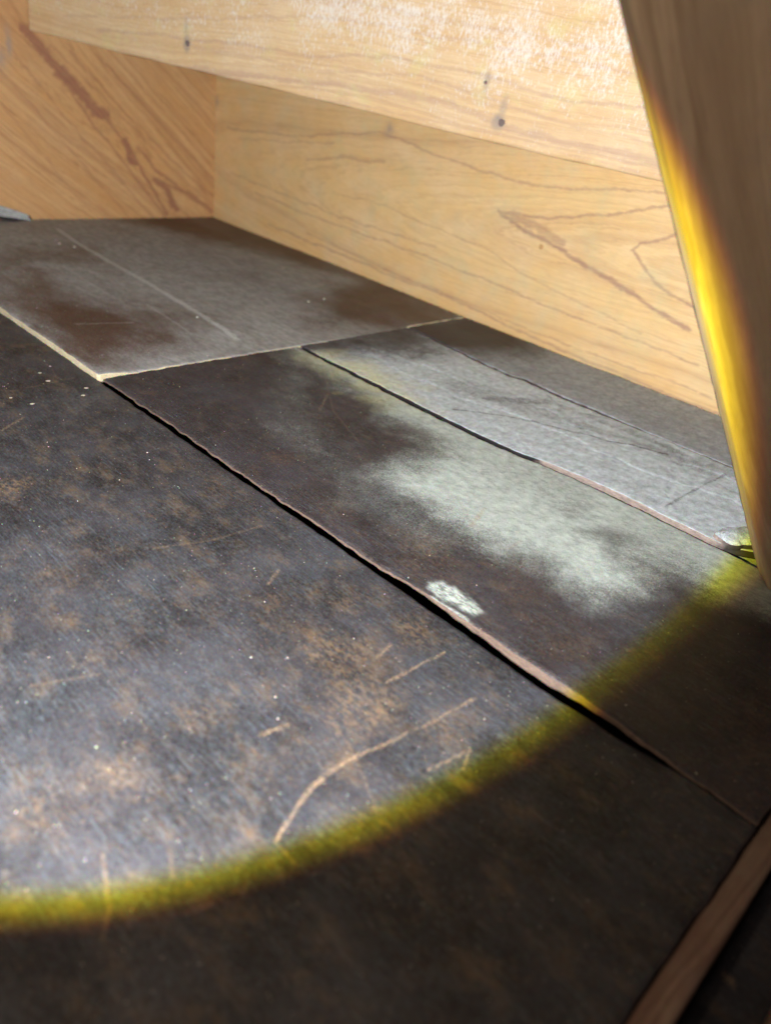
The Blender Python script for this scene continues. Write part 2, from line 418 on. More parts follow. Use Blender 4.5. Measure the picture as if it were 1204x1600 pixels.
DARK3B = [(0.3948, 1.1483), (0.5262, 1.2812), (0.5312, 1.1992), (0.5458, 1.1016), (0.6024, 1.0305), (0.6586, 0.9768), (0.5407, 0.9091), (0.3937, 0.8208), (0.3896, 0.9682)]
DARK3C = [(0.4998, 1.3962), (0.6002, 1.4507), (0.6681, 1.3889), (0.6246, 1.3253), (0.5432, 1.3202), (0.4702, 1.2944)]
RUST1 = [(0.2997, 0.2868, 0.0274, 0.6), (0.2796, 0.2387, 0.0297, 0.7), (0.3611, 0.2691, 0.0222, 0.6), (0.3425, 0.3203, 0.0175, 0.6), (0.2121, 0.6194, 0.0206, 0.8), (0.1324, 0.2813, 0.0205, 0.6), (0.1923, 0.2909, 0.0154, 0.4), (0.189, 0.4651, 0.0268, 0.3), (0.368, 0.5194, 0.0296, 0.3), (0.092, 0.2864, 0.0191, 0.4), (0.3104, 0.1868, 0.0213, 0.4), (0.224, 0.1589, 0.0213, 0.4), (0.3834, 0.7554, 0.0342, 0.2), (0.3032, 0.3574, 0.0194, 0.4)]
BLUE1 = [(0.1982, 0.3072, 0.0434, 0.35), (0.1251, 0.3621, 0.033, 0.35), (0.3471, 0.7731, 0.0398, 0.7), (0.37, 0.3994, 0.0495, 0.4), (0.2737, 0.4736, 0.0355, 0.4), (0.215, 0.4184, 0.0447, 0.4), (0.2902, 0.1693, 0.0323, 0.4), (0.1853, 0.2224, 0.0425, 0.2)]
RUST2 = [(0.4562, 0.3432, 0.0297, 0.9), (0.4205, 0.3253, 0.0168, 0.7), (0.4502, 0.542, 0.0166, 0.8), (0.4667, 0.2444, 0.0225, 0.5), (0.5031, 0.264, 0.018, 0.6), (0.4377, 0.2968, 0.0281, 0.5), (0.5975, 0.8011, 0.0175, 0.6), (0.4327, 0.4372, 0.0306, 0.4), (0.4375, 0.1869, 0.031, 0.4)]
BLUE2 = [(0.4751, 0.4111, 0.0317, 0.6), (0.6129, 0.6909, 0.0425, 0.4), (0.4978, 0.7219, 0.0306, 0.4), (0.4438, 0.2602, 0.0331, 0.3), (0.5177, 0.6467, 0.0302, 0.3), (0.5322, 0.1673, 0.0349, 0.4)]
YEL = [(0.7062, 0.713, 0.0466, 0.8), (0.7041, 0.6533, 0.0522, 1.0), (0.6958, 0.6031, 0.0372, 0.8), (0.7063, 0.7605, 0.0365, 0.6), (0.6681, 0.6049, 0.0363, 0.5), (0.6911, 0.559, 0.0331, 0.3)]

def slab(name, xl, xr, ys, nx, zf, thick, mats, stainf, seed, side_jit=.0007, arris=.0016, undercut=None):
    """slate with wavering long edges xl(y), xr(y); zf(x,y) is the top"""
    ys = np.asarray(ys)
    u = np.linspace(0, 1, nx)
    # tighter rows at the two long edges
    L = xl(ys); Rr = xr(ys)
    X = L[None, :] + (Rr - L)[None, :] * u[:, None]
    # ends waver too
    w0 = .0012 * fbm(X[:, 0] * 45, X[:, 0] * 0 + 3, seed + 50, 4); w1 = .0012 * fbm(X[:, -1] * 45, X[:, -1] * 0 + 8, seed + 51, 4)
    Y = np.repeat(ys[None, :], nx, 0)
    Y[:, 0] += w0; Y[:, -1] += w1
    Z = zf(X, Y)
    e = np.minimum(np.minimum(X - L[None], Rr[None] - X), np.minimum(Y - ys[0], ys[-1] - Y))
    chip = arris * (0.6 + 0.9 * np.clip(fbm(X * 70, Y * 70, seed + 20, 3), -.5, 1))
    Z = Z - chip * np.clip(1 - e / .0035, 0, 1) ** 2
    P = np.stack([X, Y, Z], -1)
    me, nt, ext = grid_solid(P, thick, side_jit, seed=seed, undercut=undercut)
    a, b = stainf(X, Y)
    z = np.zeros((ext, 4))
    set_attr(me, 'stain', np.vstack([np.stack(a, -1).reshape(-1, 4), z]))
    set_attr(me, 'stain2', np.vstack([np.stack(b, -1).reshape(-1, 4), z]))
    me.name = name
    return link(name, me, mats)

def edgef(pts, amp=.0012, fr=40, seed=0):
    P = np.array(sorted(pts, key=lambda p: p[1]))
    return lambda y: np.interp(y, P[:, 1], P[:, 0]) + amp * fbm(y * fr, y * 0 + seed * 3.1, seed, 5, .6)

# ------------------------------------------------------------------ setting: the dark bed under the slates
bed_mat = plain_material('bed', (.010, .008, .007), (.022, .017, .014), .9, 80)
me = bpy.data.meshes.new('floor_bed')
me.from_pydata([(-.8, -.6, -.075), (1.8, -.6, -.075), (1.8, 2.2, -.075), (-.8, 2.2, -.075)], [], [(0, 1, 2, 3)])
bed = link('floor', me, [bed_mat]); tag(bed, kind='structure')

# ------------------------------------------------------------------ slates
M_dark = slate_material('slate_dark', (.0085, .0072, .0085), (.030, .0295, .0345), (.150, .098, .048), (.40, .44, .41), .53, 0.0)
M_mid = slate_material('slate_mid', (.0120, .0088, .0115), (.027, .0225, .0285), (.095, .058, .031), (.45, .52, .465), .50, 3.1, streak_rot=.4, streak=.65, light_breakup=.40)
M_back = slate_material('slate_back', (.056, .029, .020), (.080, .047, .035), (.066, .033, .020), (.335, .345, .325), .50, 6.2, bluec=(.30, .31, .28), mottle=.5, light_breakup=.45, scratchc=(.60, .65, .62))
M_grey = slate_material('slate_grey', (.030, .025, .027), (.045, .040, .042), (.06, .05, .04), (.53, .61, .62), .6, 9.4, mottle=.6, light_breakup=.6, streak=1.0)
M_wall = slate_material('slate_wallside', (.028, .022, .022), (.042, .036, .036), (.06, .045, .035), (.36, .40, .41), .6, 12.4, mottle=.6, light_breakup=.5, streak=1.0)
E_dark = edge_material('slate_edge_dark', (.06, .045, .045), (.11, .08, .07))
E_mid = edge_material('slate_edge_brown', (.085, .058, .042), (.165, .115, .082))
E_back = edge_material('slate_edge_cream', (.50, .44, .26), (.62, .56, .38))
E_grey = edge_material('slate_edge_tan', (.20, .16, .135), (.36, .30, .25), yr=(.19, .375))

rs1 = random_strokes(.02, .39, .02, .9, 34, 21)
def st1(X, Y):
    z = np.zeros(X.shape)
    scr = np.maximum(strokes(X, Y, SCR1), strokes(X, Y, rs1))
    edge_wear = np.clip(1 - (Y - .016) / .03, 0, 1) * .5 * (.5 + fbm(X * 60, Y * 60, 77, 4))
    rust = np.maximum(blobs(X, Y, RUST1), np.clip(edge_wear, 0, 1))
    blue = np.maximum(blobs(X, Y, BLUE1), .18 * (fbm(X * 9, Y * 9, 31, 4) > 0) * np.clip(fbm(X * 9, Y * 9, 31, 4) * 3, 0, 1))
    return (z, z, scr, rust), (blue, z, z, z)
def z1(X, Y):
    return -.0042 + .0042 * np.clip((X - .30) / .09, 0, 1) * smooth(.13, .05, Y) + .0009 * fbm(X * 4, Y * 4, 61, 4) + .00025 * fbm(X * 40, Y * 40, 62, 4)
ys1 = np.concatenate([np.arange(.018, .62, .0016), np.arange(.62, 1.26, .003)])
s = slab('slate', lambda y: y * 0 - .06, edgef([(.3984, -.1), (.3983, .06), (.3972, .10), (.3942, .18), (.3955, .3), (.3952, .6), (.395, .8), (.3955, .84), (.396, 1.3)], .0007, 30, 1), ys1, 280, z1, .011, [M_dark, E_dark], st1, 1)
tag(s, 'largest dark scratched slate slab, filling the lower left of the picture', 'slate slab')

rs2 = random_strokes(.40, .69, .02, .8, 26, 23)
def st2(X, Y):
    z = np.zeros(X.shape)
    b = polymask(X, Y, PALE2, .042, .020, 30, 3)
    b *= .95 + .25 * fbm(X * 14, Y * 14, 41, 4)
    # smudged darker patches inside the pale patch
    b *= 1 - .55 * blobs(X, Y, [(.62, .245, .03, 1), (.645, .30, .025, .6), (.60, .20, .03, .7)], 44)
    b = np.maximum(b, .75 * polymask(X, Y, [(.72, .80), (.72, .44), (.655, .44), (.645, .52), (.664, .62), (.674, .72)], .016, .014, 34, 53))
    f = polymask(X, Y, FAINT2, .03, .03, 18, 8) * .13 * (.6 + .8 * np.clip(fbm(X * 24, Y * 24, 45, 4) + .3, 0, 1))
    rim = polymask(X, Y, [(.46, -.02), (.75, -.02), (.75, .05), (.52, .055), (.455, .045)], .012, .012, 30, 48) * .0
    bl = np.clip(np.maximum(b, f), 0, 1)
    y = blobs(X, Y, YEL, 46) * .8
    scr = np.maximum(strokes(X, Y, SCR2), strokes(X, Y, rs2))
    rust = np.maximum(blobs(X, Y, RUST2), .55 * polymask(X, Y, [(.39, -.02), (.75, -.02), (.75, .06), (.50, .07), (.42, .055), (.40, .04)], .012, .014, 40, 49))
    rust = np.maximum(rust, .5 * np.clip(1 - (X - .398) / .006, 0, 1))
    w = polymask(X, Y, WHITE2, .0040, .004, 160, 50)
    w = np.maximum(w, .6 * polymask(X, Y, [(.3985, .285), (.402, .285), (.4015, .25), (.3985, .24)], .001, .002, 150, 52))
    return (bl, y, scr, rust), (blobs(X, Y, BLUE2), w, z, z)
def z2(X, Y):
    lift = .0072 * np.exp(-((Y - .19) / .10) ** 2) * np.clip(1 - (X - .398) / .12, 0, 1) ** 1.3
    return .0 + lift + .0009 * fbm(X * 5, Y * 5, 71, 4) + .0002 * fbm(X * 45, Y * 45, 72, 4)
s = slab('slate', edgef([(.3988, 0), (.3992, .06), (.4005, .12), (.397, .2), (.4008, .29), (.3985, .36), (.3995, .45), (.398, .55), (.4, .66), (.399, .75), (.4, .82)], .0016, 26, 2), edgef([(.7025, 0), (.704, .17), (.7045, .3), (.700, .37), (.691, .42), (.688, .5), (.690, .58), (.6945, .81)], .0014, 45, 3), np.arange(.018, .8145, .0018), 170, z2, lambda B: .0018 + .0056 * np.exp(-((B[:, 1] - .18) / .075) ** 2), [M_mid, E_mid], st2, 2, .0009)
tag(s, 'dark slate slab with a broad pale patch and a white scrape by its edge', 'slate slab')

def st3(X, Y):
    z = np.zeros(X.shape)
    d = np.maximum.reduce([polymask(X, Y, DARK3A, .075, .06, 10, 13), .9 * polymask(X, Y, DARK3B, .07, .06, 11, 14), .6 * polymask(X, Y, DARK3C, .05, .05, 12, 15)])
    d = np.clip(d + .38 * fbm(X * 22, Y * 7, 16, 5), 0, 1)
    b = 1 - d
    b *= 1.0 + .3 * fbm(X * 18, Y * 12, 17, 5)
    # tide lines where wet patches dried
    t = np.exp(-((d - .5) / .10) ** 2)
    scr = np.maximum(strokes(X, Y, SCR3), .8 * strokes(X, Y, random_strokes(.42, 1.05, .85, 1.6, 40, 29, .03, .16)))
    bl = np.clip(b, 0, 1)
    return (bl, z, scr, .5 * np.clip(fbm(X * 12, Y * 9, 18, 4), 0, 1)), (.25 * t, z, z, z)
def z3(X, Y):
    front = smooth(.95, .83, Y) * smooth(.395, .45, X) * smooth(.95, .915, X)
    return .0035 - .0048 * front + .0008 * fbm(X * 3, Y * 3, 81, 4) + .0004 * fbm(X * 30, Y * 22, 82, 4)
s = slab('slate', edgef([(.3955, .8), (.3985, 1.7)], .0012, 30, 4), edgef([(1.083, .8), (1.108, 1.25), (1.120, 1.68)], .001, 20, 5), np.arange(.8185, 1.664, .003), 240, z3, .0095, [M_back, E_back], st3, 3)
tag(s, 'brown grey water-stained slate slab in the back corner with a bright cream front edge', 'slate slab')

def st4(X, Y):
    z = np.zeros(X.shape)
    d = polymask(X, Y, DARK4, .055, .03, 16, 24)
    b = 1.02 - d + .18 * fbm(X * 16, Y * 9, 25, 5)
    b -= .28 * polymask(X, Y, [(.78, .62), (.83, .60), (.88, .30), (.90, .24), (.86, .24), (.83, .40)], .014, .02, 14, 26)
    b -= .25 * np.clip(fbm(X * 30, Y * 30, 27, 4) * 2 - .5, 0, 1)
    wx = X + .006 * fbm(X * 40, Y * 40, 29, 4)
    b -= strokes(wx, Y, [([(0.7281, 0.5403), (0.7779, 0.4921), (0.8116, 0.4256), (0.836, 0.3637), (0.8617, 0.3088)], 0.0012, 0.75), ([(0.7307, 0.2455), (0.7826, 0.246), (0.8284, 0.2441), (0.8792, 0.2411)], 0.0014, 0.45), ([(0.9158, 0.5491), (0.8741, 0.4664), (0.9033, 0.4041)], 0.0011, 0.5), ([(0.7989, 0.5404), (0.8772, 0.4894), (0.8867, 0.3946), (0.8836, 0.3024)], 0.0075, 0.3)])
    y = blobs(X, Y, YEL, 46)
    scr = np.zeros(X.shape)
    return (np.clip(b, 0, 1), y, scr, z), (.3 * np.clip(fbm(X * 20, Y * 20, 28, 4), 0, 1), z, z, z)
def z4(X, Y):
    # thin cleaved layers end in small ragged steps
    f = X - .775 - .25 * (.62 - Y) * .3 + .030 * fbm(X * 14, Y * 14, 91, 5)
    layer = .0007 * smooth(0, .005, f) + .0007 * smooth(0, .005, X - .84 + .10 * (Y - .4) + .034 * fbm(X * 12, Y * 12, 92, 5)) - .0007 * smooth(0, .003, .255 - Y + .35 * (X - .74) + .010 * fbm(X * 40, Y * 40, 93, 5))
    return .0006 + .0026 * np.clip((.42 - Y) / .08, 0, 1) + layer + .0009 * fbm(X * 5, Y * 5, 94, 4) + .0006 * fbm(X * 60, Y * 40, 95, 5)
e4l = edgef([(.768, .09), (.741, .128), (.7285, .1425), (.7135, .164), (.7112, .18), (.7128, .29), (.7075, .37), (.6995, .42), (.6965, .5), (.6985, .58), (.7025, .82)], .0014, 45, 3)
e4r = edgef([(.9313, .82), (.918, .712), (.907, .625), (.904, .580), (.911, .562), (.905, .497), (.906, .415), (.903, .338), (.905, .233), (.90, .1)], .0028, 38, 7)
s = slab('slate', e4l, e4r, np.arange(.095, .8145, .0018), 130, z4, .008, [M_grey, E_grey], st4, 4, .0012, arris=.0006, undercut=lambda B: np.where((B[:, 1] > .39) | (B[:, 0] > .8), .006, .0015))
tag(s, 'pale blue-grey cleaved slate strip with layered surface and ragged far edge', 'slate slab')
# broken corner that has split off its end
fl = [(.7075, .1685), (.7115, .207), (.762, .222), (.816, .203), (.806, .172), (.7544, .153)]
nn_ = 46
us = np.linspace(0, 1, nn_); vs = np.linspace(0, 1, nn_)
Uu, Vv = np.meshgrid(us, vs, indexing='ij')
A = np.array([(.7100, .1655), (.7150, .1830)]); B = np.array([(.756, .140), (.778, .158)])
Fx = (A[0, 0] * (1 - Vv) + A[1, 0] * Vv) * (1 - Uu) + (B[0, 0] * (1 - Vv) + B[1, 0] * Vv) * Uu
Fy = (A[0, 1] * (1 - Vv) + A[1, 1] * Vv) * (1 - Uu) + (B[0, 1] * (1 - Vv) + B[1, 1] * Vv) * Uu
bulge = np.sin(np.pi * Uu) ** .5
Fy += (Vv - .5) * .012 * bulge + .005 * fbm(Fx * 90, Fy * 40, 101, 4)
Fz = .0085 + .0030 * np.sin(np.pi * Uu) * np.sin(np.pi * (.15 + .7 * Vv)) + .0016 * fbm(Fx * 70, Fy * 70, 102, 5)
edg = np.minimum(np.minimum(Uu, 1 - Uu) * .05, np.minimum(Vv, 1 - Vv) * .024)
Fz -= .0030 * np.clip(1 - edg / .005, 0, 1) ** 2
me, nt, ext = grid_solid(np.stack([Fx, Fy, Fz], -1), .0050, .0012, seed=12)
zz = np.zeros((nt + ext, 4)); a_ = zz.copy(); a_[:, 0] = .72
set_attr(me, 'stain', a_); set_attr(me, 'stain2', zz)
s = link('slate_flake', me, [M_grey, E_grey])
tag(s, 'small broken grey slate flake lying at the post foot above a black gap', 'slate flake')

def st5(X, Y):
    z = np.zeros(X.shape)
    d = polymask(X, Y, DARK5, .07, .03, 16, 34)
    b = .90 - .95 * d + .2 * fbm(X * 20, Y * 8, 35, 5)
    return (np.clip(b, 0, 1), z, z, .2 * d), (z, z, z, z)
def z5(X, Y):
    return .0034 + .0007 * fbm(X * 6, Y * 6, 36, 4) + .0005 * fbm(X * 50, Y * 30, 37, 5)
s = slab('slate', lambda y: e4r(y) + .0042, edgef([(1.068, .0), (1.083, .82)], .0006, 20, 8), np.arange(.09, .8145, .0022), 90, z5, .009, [M_wall, E_dark], st5, 5, undercut=lambda B: B[:, 0] * 0 + .006)
tag(s, 'narrow slate strip along the pine wall, dark at the back and grey towards the post', 'slate slab')

def st6(X, Y):
    z = np.zeros(X.shape)
    return (np.clip(.85 + .2 * fbm(X * 20, Y * 20, 38, 4), 0, 1), z, z, z), (z, z, z, z)
s = slab('slate', lambda y: y * 0 + .7105, lambda y: y * 0 + 1.062, np.arange(-.10, .22, .0025), 120, lambda X, Y: -.0105 + .0008 * fbm(X * 8, Y * 8, 39, 4), .009, [M_grey, E_grey], st6, 6)
tag(s, 'small pale slate tucked behind the post foot below the broken flake', 'slate slab')

# bluish offcut leaning in the far left
sh = [(.672, 1.640), (.60, 1.585), (.53, 1.575), (.52, 1.660), (.60, 1.662)]
Uu, Vv = np.meshgrid(np.linspace(0, 1, 40), np.linspace(0, 1, 40), indexing='ij')
Sx = .672 - Uu * .26 + .004 * fbm(Uu * 8, Vv * 8, 111, 4); Sy = 1.660 - .055 * Vv * (0.15 + Uu) + .002 * fbm(Uu * 9, Vv * 3, 112, 4)
Sz = .014 + .085 * Uu * (1 - .45 * Vv) - .010 * Vv + .0012 * fbm(Uu * 12, Vv * 12, 113, 4)
me, nt, ext = grid_solid(np.stack([Sx, Sy, Sz], -1), .007, .0006, seed=14)
a_ = np.zeros((nt + ext, 4)); b_ = a_.copy(); a_[:, 0] = .95; b_[:, 0] = .6
set_attr(me, 'stain', a_); set_attr(me, 'stain2', b_)
s = link('slate_offcut', me, [M_grey, E_grey])
tag(s, 'pale blue slate offcut propped against the left end board at the picture edge', 'slate offcut')

# ------------------------------------------------------------------ timber; the figure lines are metres along and across each board
FIG_LOW = [([(0.907, 0.208), (0.971, 0.186), (1.038, 0.178), (1.117, 0.158), (1.203, 0.138), (1.288, 0.12)], 0.00322, 0.86), ([(0.907, 0.208), (1.015, 0.213), (1.092, 0.237), (1.213, 0.273)], 0.00201, 0.689), ([(0.938, 0.207), (1.008, 0.194), (1.048, 0.186)], 0.00645, 0.574), ([(1.165, 0.203), (1.187, 0.185), (1.214, 0.169), (1.26, 0.155), (1.303, 0.147)], 0.00242, 0.803), ([(1.165, 0.203), (1.176, 0.216), (1.231, 0.237)], 0.00201, 0.689), ([(0.209, 0.11), (0.488, 0.098), (0.682, 0.098), (0.882, 0.094), (1.053, 0.085), (1.178, 0.081), (1.319, 0.077)], 0.00146, 0.632), ([(0.406, 0.062), (0.655, 0.049), (0.863, 0.043), (1.054, 0.037), (1.237, 0.039), (1.352, 0.041)], 0.00129, 0.574), ([(0.265, 0.052), (0.579, 0.042), (0.832, 0.04), (1.057, 0.027), (1.22, 0.023), (1.369, 0.023)], 0.00201, 0.632), ([(0.084, 0.226), (0.316, 0.24), (0.609, 0.285), (0.778, 0.265), (0.964, 0.256), (1.193, 0.287)], 0.00177, 0.574), ([(0.387, 0.205), (0.507, 0.229), (0.619, 0.235)], 0.00322, 0.517), ([(0.102, 0.133), (0.353, 0.123), (0.566, 0.115), (0.78, 0.12)], 0.00161, 0.517), ([(0.124, 0.211), (0.295, 0.226), (0.464, 0.249)], 0.00129, 0.459), ([(0.479, 0.159), (0.633, 0.164), (0.74, 0.151), (0.899, 0.142), (0.989, 0.121), (1.097, 0.108), (1.219, 0.094)], 0.00121, 0.459)]
FIG_END = [([(0.501, 0.362), (0.54, 0.33), (0.568, 0.295), (0.597, 0.27)], 0.00935, 0.975), ([(0.563, 0.302), (0.606, 0.265), (0.638, 0.232), (0.659, 0.23)], 0.011, 1), ([(0.7, 0.181), (0.711, 0.149), (0.725, 0.137)], 0.0077, 0.975), ([(0.73, 0.169), (0.777, 0.125), (0.869, 0.064), (0.924, 0.031)], 0.0033, 0.78), ([(0.7, 0.181), (0.745, 0.117), (0.803, 0.028)], 0.0033, 0.91), ([(0.776, 0.102), (0.804, 0.08), (0.826, 0.038)], 0.0077, 0.975), ([(0.776, 0.102), (0.869, 0.071), (0.924, 0.034)], 0.0044, 0.78), ([(0.652, 0.229), (0.7, 0.181)], 0.0033, 0.78), ([(0.562, 0.294), (0.636, 0.202), (0.706, 0.129), (0.797, 0.024)], 0.00242, 0.715), ([(0.479, 0.323), (0.569, 0.221), (0.675, 0.116), (0.766, 0.021)], 0.00176, 0.52), ([(0.452, 0.289), (0.541, 0.196), (0.63, 0.102), (0.702, 0.022)], 0.00154, 0.455), ([(0.445, 0.235), (0.511, 0.159), (0.612, 0.036)], 0.00154, 0.39), ([(0.591, 0.336), (0.71, 0.231), (0.852, 0.12), (0.932, 0.064)], 0.00176, 0.585), ([(0.644, 0.336), (0.741, 0.258), (0.869, 0.155), (0.95, 0.093)], 0.00154, 0.52), ([(0.553, 0.342), (0.654, 0.263), (0.818, 0.126), (0.943, 0.034)], 0.00143, 0.52)]
FIG_UP = [([(0.179, 0.028), (0.405, 0.044), (0.639, 0.058), (0.798, 0.076), (0.944, 0.077), (1.079, 0.069), (1.196, 0.082)], 0.002, 0.5), ([(0.098, 0.036), (0.403, 0.072), (0.655, 0.11), (0.79, 0.113), (0.972, 0.116), (1.152, 0.111)], 0.002, 0.35), ([(0.258, -0.01), (0.544, 0.012), (0.785, 0.032), (0.893, 0.036), (1.018, 0.022), (1.121, 0.023), (1.227, 0.019)], 0.004, 0.5), ([(0.405, 0.032), (0.666, 0.04), (0.823, 0.059), (0.929, 0.055), (1.087, 0.043), (1.212, 0.037)], 0.0018, 0.4), ([(0.74, 0.027), (0.894, 0.032), (1.038, 0.02), (1.222, 0.012)], 0.0016, 0.4), ([(0.546, -0.006), (0.79, 0.008), (0.961, 0.011), (1.19, 0.005)], 0.0012, 0.4)]
def board(name, P0, U, Vd, Nrm, L, Hh, thick, mats, field, nu, nv, bow=None, edge_wob=.0015, seed=0, stain=None, fig=None, grain_rot=0.0):
    """P0 lower corner, U along, Vd across, Nrm facing the room"""
    P0 = np.array(P0, float); U = np.array(U, float); Vd = np.array(Vd, float); Nrm = np.array(Nrm, float)
    u = np.linspace(0, L, nu); v = np.linspace(0, Hh, nv)
    uu, vv = np.meshgrid(u, v, indexing='ij')
    wv = edge_wob * fbm(u * 14, u * 0 + 2, seed, 4)
    vv2 = vv + wv[:, None] * (1 - vv / Hh)
    off = (bow(uu, vv) if bow else 0) + .0007 * fbm(uu * 5, vv * 9, seed + 1, 4)
    e = np.minimum(np.minimum(uu, L - uu), np.minimum(vv, Hh - vv))
    off = off - .0016 * np.clip(1 - e / .004, 0, 1) ** 2
    P = P0 + uu[..., None] * U + vv2[..., None] * Vd + off[..., None] * Nrm
    me, nt, ext = grid_solid(P, thick, .0004, down_dir=-Nrm, seed=seed)
    G = field(uu, vv)
    S = stain(uu, vv) if stain else np.zeros(uu.shape)
    ru = uu * math.cos(grain_rot) + vv * math.sin(grain_rot); rv = -uu * math.sin(grain_rot) + vv * math.cos(grain_rot)
    g = np.stack([G, ru, rv, S], -1).reshape(-1, 4)
    # sides carry the ring field of the nearest top point
    I = np.arange(nu * nv).reshape(nu, nv)
    ring = np.concatenate([I[:, 0], I[-1, 1:], I[-2::-1, -1], I[0, -2:0:-1]])
    k = (ext - 1) // len(ring)
    gs = np.concatenate([g[ring] + np.array([.002 * (i + 1), 0, .004 * (i + 1), 0]) for i in range(k)] + [g[:1]])
    set_attr(me, 'grain', np.vstack([g, gs]))
    ff = np.zeros((len(g) + len(gs), 4))
    if fig:
        wu = uu + .006 * fbm(uu * 30, vv * 30, seed + 5, 4); wv2 = vv + .0048 * fbm(uu * 26, vv * 50, seed + 6, 5)
        ff[:len(g), 0] = strokes(wu, wv2, fig).ravel()
    set_attr(me, 'figure', ff)
    me.name = name
    return link(name, me, mats)

W_low = wood_material('pine_lower', (.70, .45, .18), (.77, .56, .26), (.40, .23, .13), .8, 0, .34, .6, dirt=.16, linestr=.35, figc=(.36, .22, .15), fine_str=.32, bleach=.32)
W_end = wood_material('pine_end', (.56, .315, .12), (.62, .39, .175), (.32, .15, .07), 1.25, 0, .0, .6, dirt=.10, linestr=.6, figc=(.31, .145, .085), fine_str=.6, bleach=.08)
W_up = wood_material('pine_upper', (.62, .41, .19), (.70, .53, .29), (.43, .26, .16), 1.0, .8, .36, .62, dirt=.15, linestr=.35, figc=(.44, .29, .21), fine_str=.34, bleach=.4)
W_post = wood_material('oak_post', (.48, .35, .215), (.55, .42, .28), (.28, .185, .11), .6, 0, .0, .65, dirt=.3)
W_lip = wood_material('lip', (.20, .115, .080), (.26, .16, .11), (.08, .04, .03), 1.4, 0, .0, .7, dirt=.3)

# lower wall board: runs along the right side of the slates
a = np.array([1.1322, 1.7085]); b = np.array([1.0735, .02]); d_ = b - a; Lw = np.linalg.norm(d_); d_ /= Lw
nrm = np.array([d_[1], -d_[0], 0.])
if nrm[0] > 0: nrm = -nrm
def f_low(u, v):
    return np.sqrt((v - .185 + .02 * np.sin(u * 3)) ** 2 + (.135 - .085 * u) ** 2) + .006 * fbm(u * 3, v * 8, 121, 3)
def s_low(u, v):
    k = np.exp(-(((u - .03) / .018) ** 2 + ((v - .275) / .012) ** 2)) * .9
    k = np.maximum(k, .8 * np.exp(-(((u - .62) / .012) ** 2 + ((v - .292) / .012) ** 2)))
    return np.clip(k, 0, 1)
lower = board('pine_board', (a[0], a[1], -.02), (d_[0], d_[1], 0), (0, 0, 1), nrm, Lw, .37, .022, [W_low, W_low], f_low, 700, 190, seed=120, stain=s_low, fig=FIG_LOW)
tag(lower, 'honey pine board with swirling grain standing along the right of the slates', 'board')

# end board at the back left, grain running diagonally down to the right
ang = math.radians(-41)
def f_end(u, v):
    uu = u * math.cos(ang) + v * math.sin(ang); vv = -u * math.sin(ang) + v * math.cos(ang)
    # stripe passes board point (.53,.34)->( .83,.0)
    off = -(.55) * math.sin(ang) + .33 * math.cos(ang)
    return np.sqrt((vv - off + .012 * np.sin(uu * 7)) ** 2 + (.080 + .060 * uu) ** 2) + .004 * fbm(uu * 3, vv * 10, 131, 3)
def s_end(u, v):
    k = .8 * np.exp(-(((u - .473) / .006) ** 2 + ((v - .335) / .028) ** 2))
    return np.clip(np.maximum(k, .7 * np.exp(-(((u - .455) / .012) ** 2 + ((v - .31) / .02) ** 2))), 0, 1)
endb = board('pine_board', (.20, 1.6755, -.02), (1, 0, 0), (0, 0, 1), (0, -1, 0), .934, .60, .022, [W_end, W_end], f_end, 380, 250, seed=130, stain=s_end, fig=FIG_END, grain_rot=ang)
tag(endb, 'orange-brown pine end board with diagonal grain standing behind the back slate', 'board')

# flecked upper board, set slanting across the corner and dropping towards the post
A0 = np.array([.711, 1.672, .3405]); B0 = np.array([1.06, .35, .2755]); T = B0 - A0; Lt = np.linalg.norm(T); T /= Lt
n2 = np.array([T[1], -T[0], 0.]); n2 /= np.linalg.norm(n2)
if n2[0] > 0: n2 = -n2
Vu = np.cross(n2, T)
if Vu[2] < 0: Vu = -Vu
def f_up(u, v):
    return v * .9 + .014 * np.sin(u * 3.1 + 1) + .008 * np.sin(u * 7.3) * np.exp(-v * 4) + .006 * fbm(u * 2.5, v * 6, 141, 3)
def s_up(u, v):
    k = np.zeros(u.shape)
    for uc, vc, ru, rv, q in ((.975, .026, .010, .011, 1.), (.978, .045, .006, .016, .5), (.945, .072, .005, .014, .6), (.393, .036, .008, .013, .9), (.39, .06, .005, .016, .4)):
        k = np.maximum(k, q * np.exp(-(((u - uc) / ru) ** 2 + ((v - vc) / rv) ** 2) ** 2))
    return k
upper = board('pine_board', A0, T, Vu, n2, Lt + .25, .45, .024, [W_up, W_up], f_up, 640, 190, seed=140, stain=s_up, fig=FIG_UP)
tag(upper, 'bright pine upper board covered in white and yellow mildew flecks, its lower edge dropping right', 'board')

# old nail heads and a plugged hole
def stud(parent, p, n, rad, depth, mat, name, k=12):
    n = Vector(n).normalized(); t = n.orthogonal().normalized(); b_ = n.cross(t); p = Vector(p)
    V = []; 
    for h, q in ((-.004, 1.0), (depth * .5, 1.0), (depth, .72)):
        for i in range(k):
            an = 2 * math.pi * i / k; rr = rad * q * (1 + .10 * math.sin(an * 3 + rad * 900))
            V.append(p + n * h + (t * math.cos(an) + b_ * math.sin(an)) * rr)
    F = [tuple(range(2 * k, 3 * k))] + [(j * k + i, j * k + (i + 1) % k, (j + 1) * k + (i + 1) % k, (j + 1) * k + i) for j in range(2) for i in range(k)]
    me = bpy.data.meshes.new(name); me.from_pydata(V, [], F); me.update()
    o = link(name, me, [mat], parent); return o
M_nail = plain_material('rusty_nail', (.12, .095, .085), (.22, .17, .145), .8, 900)
M_plug = plain_material('wood_plug', (.46, .27, .10), (.56, .36, .16), .7, 500)
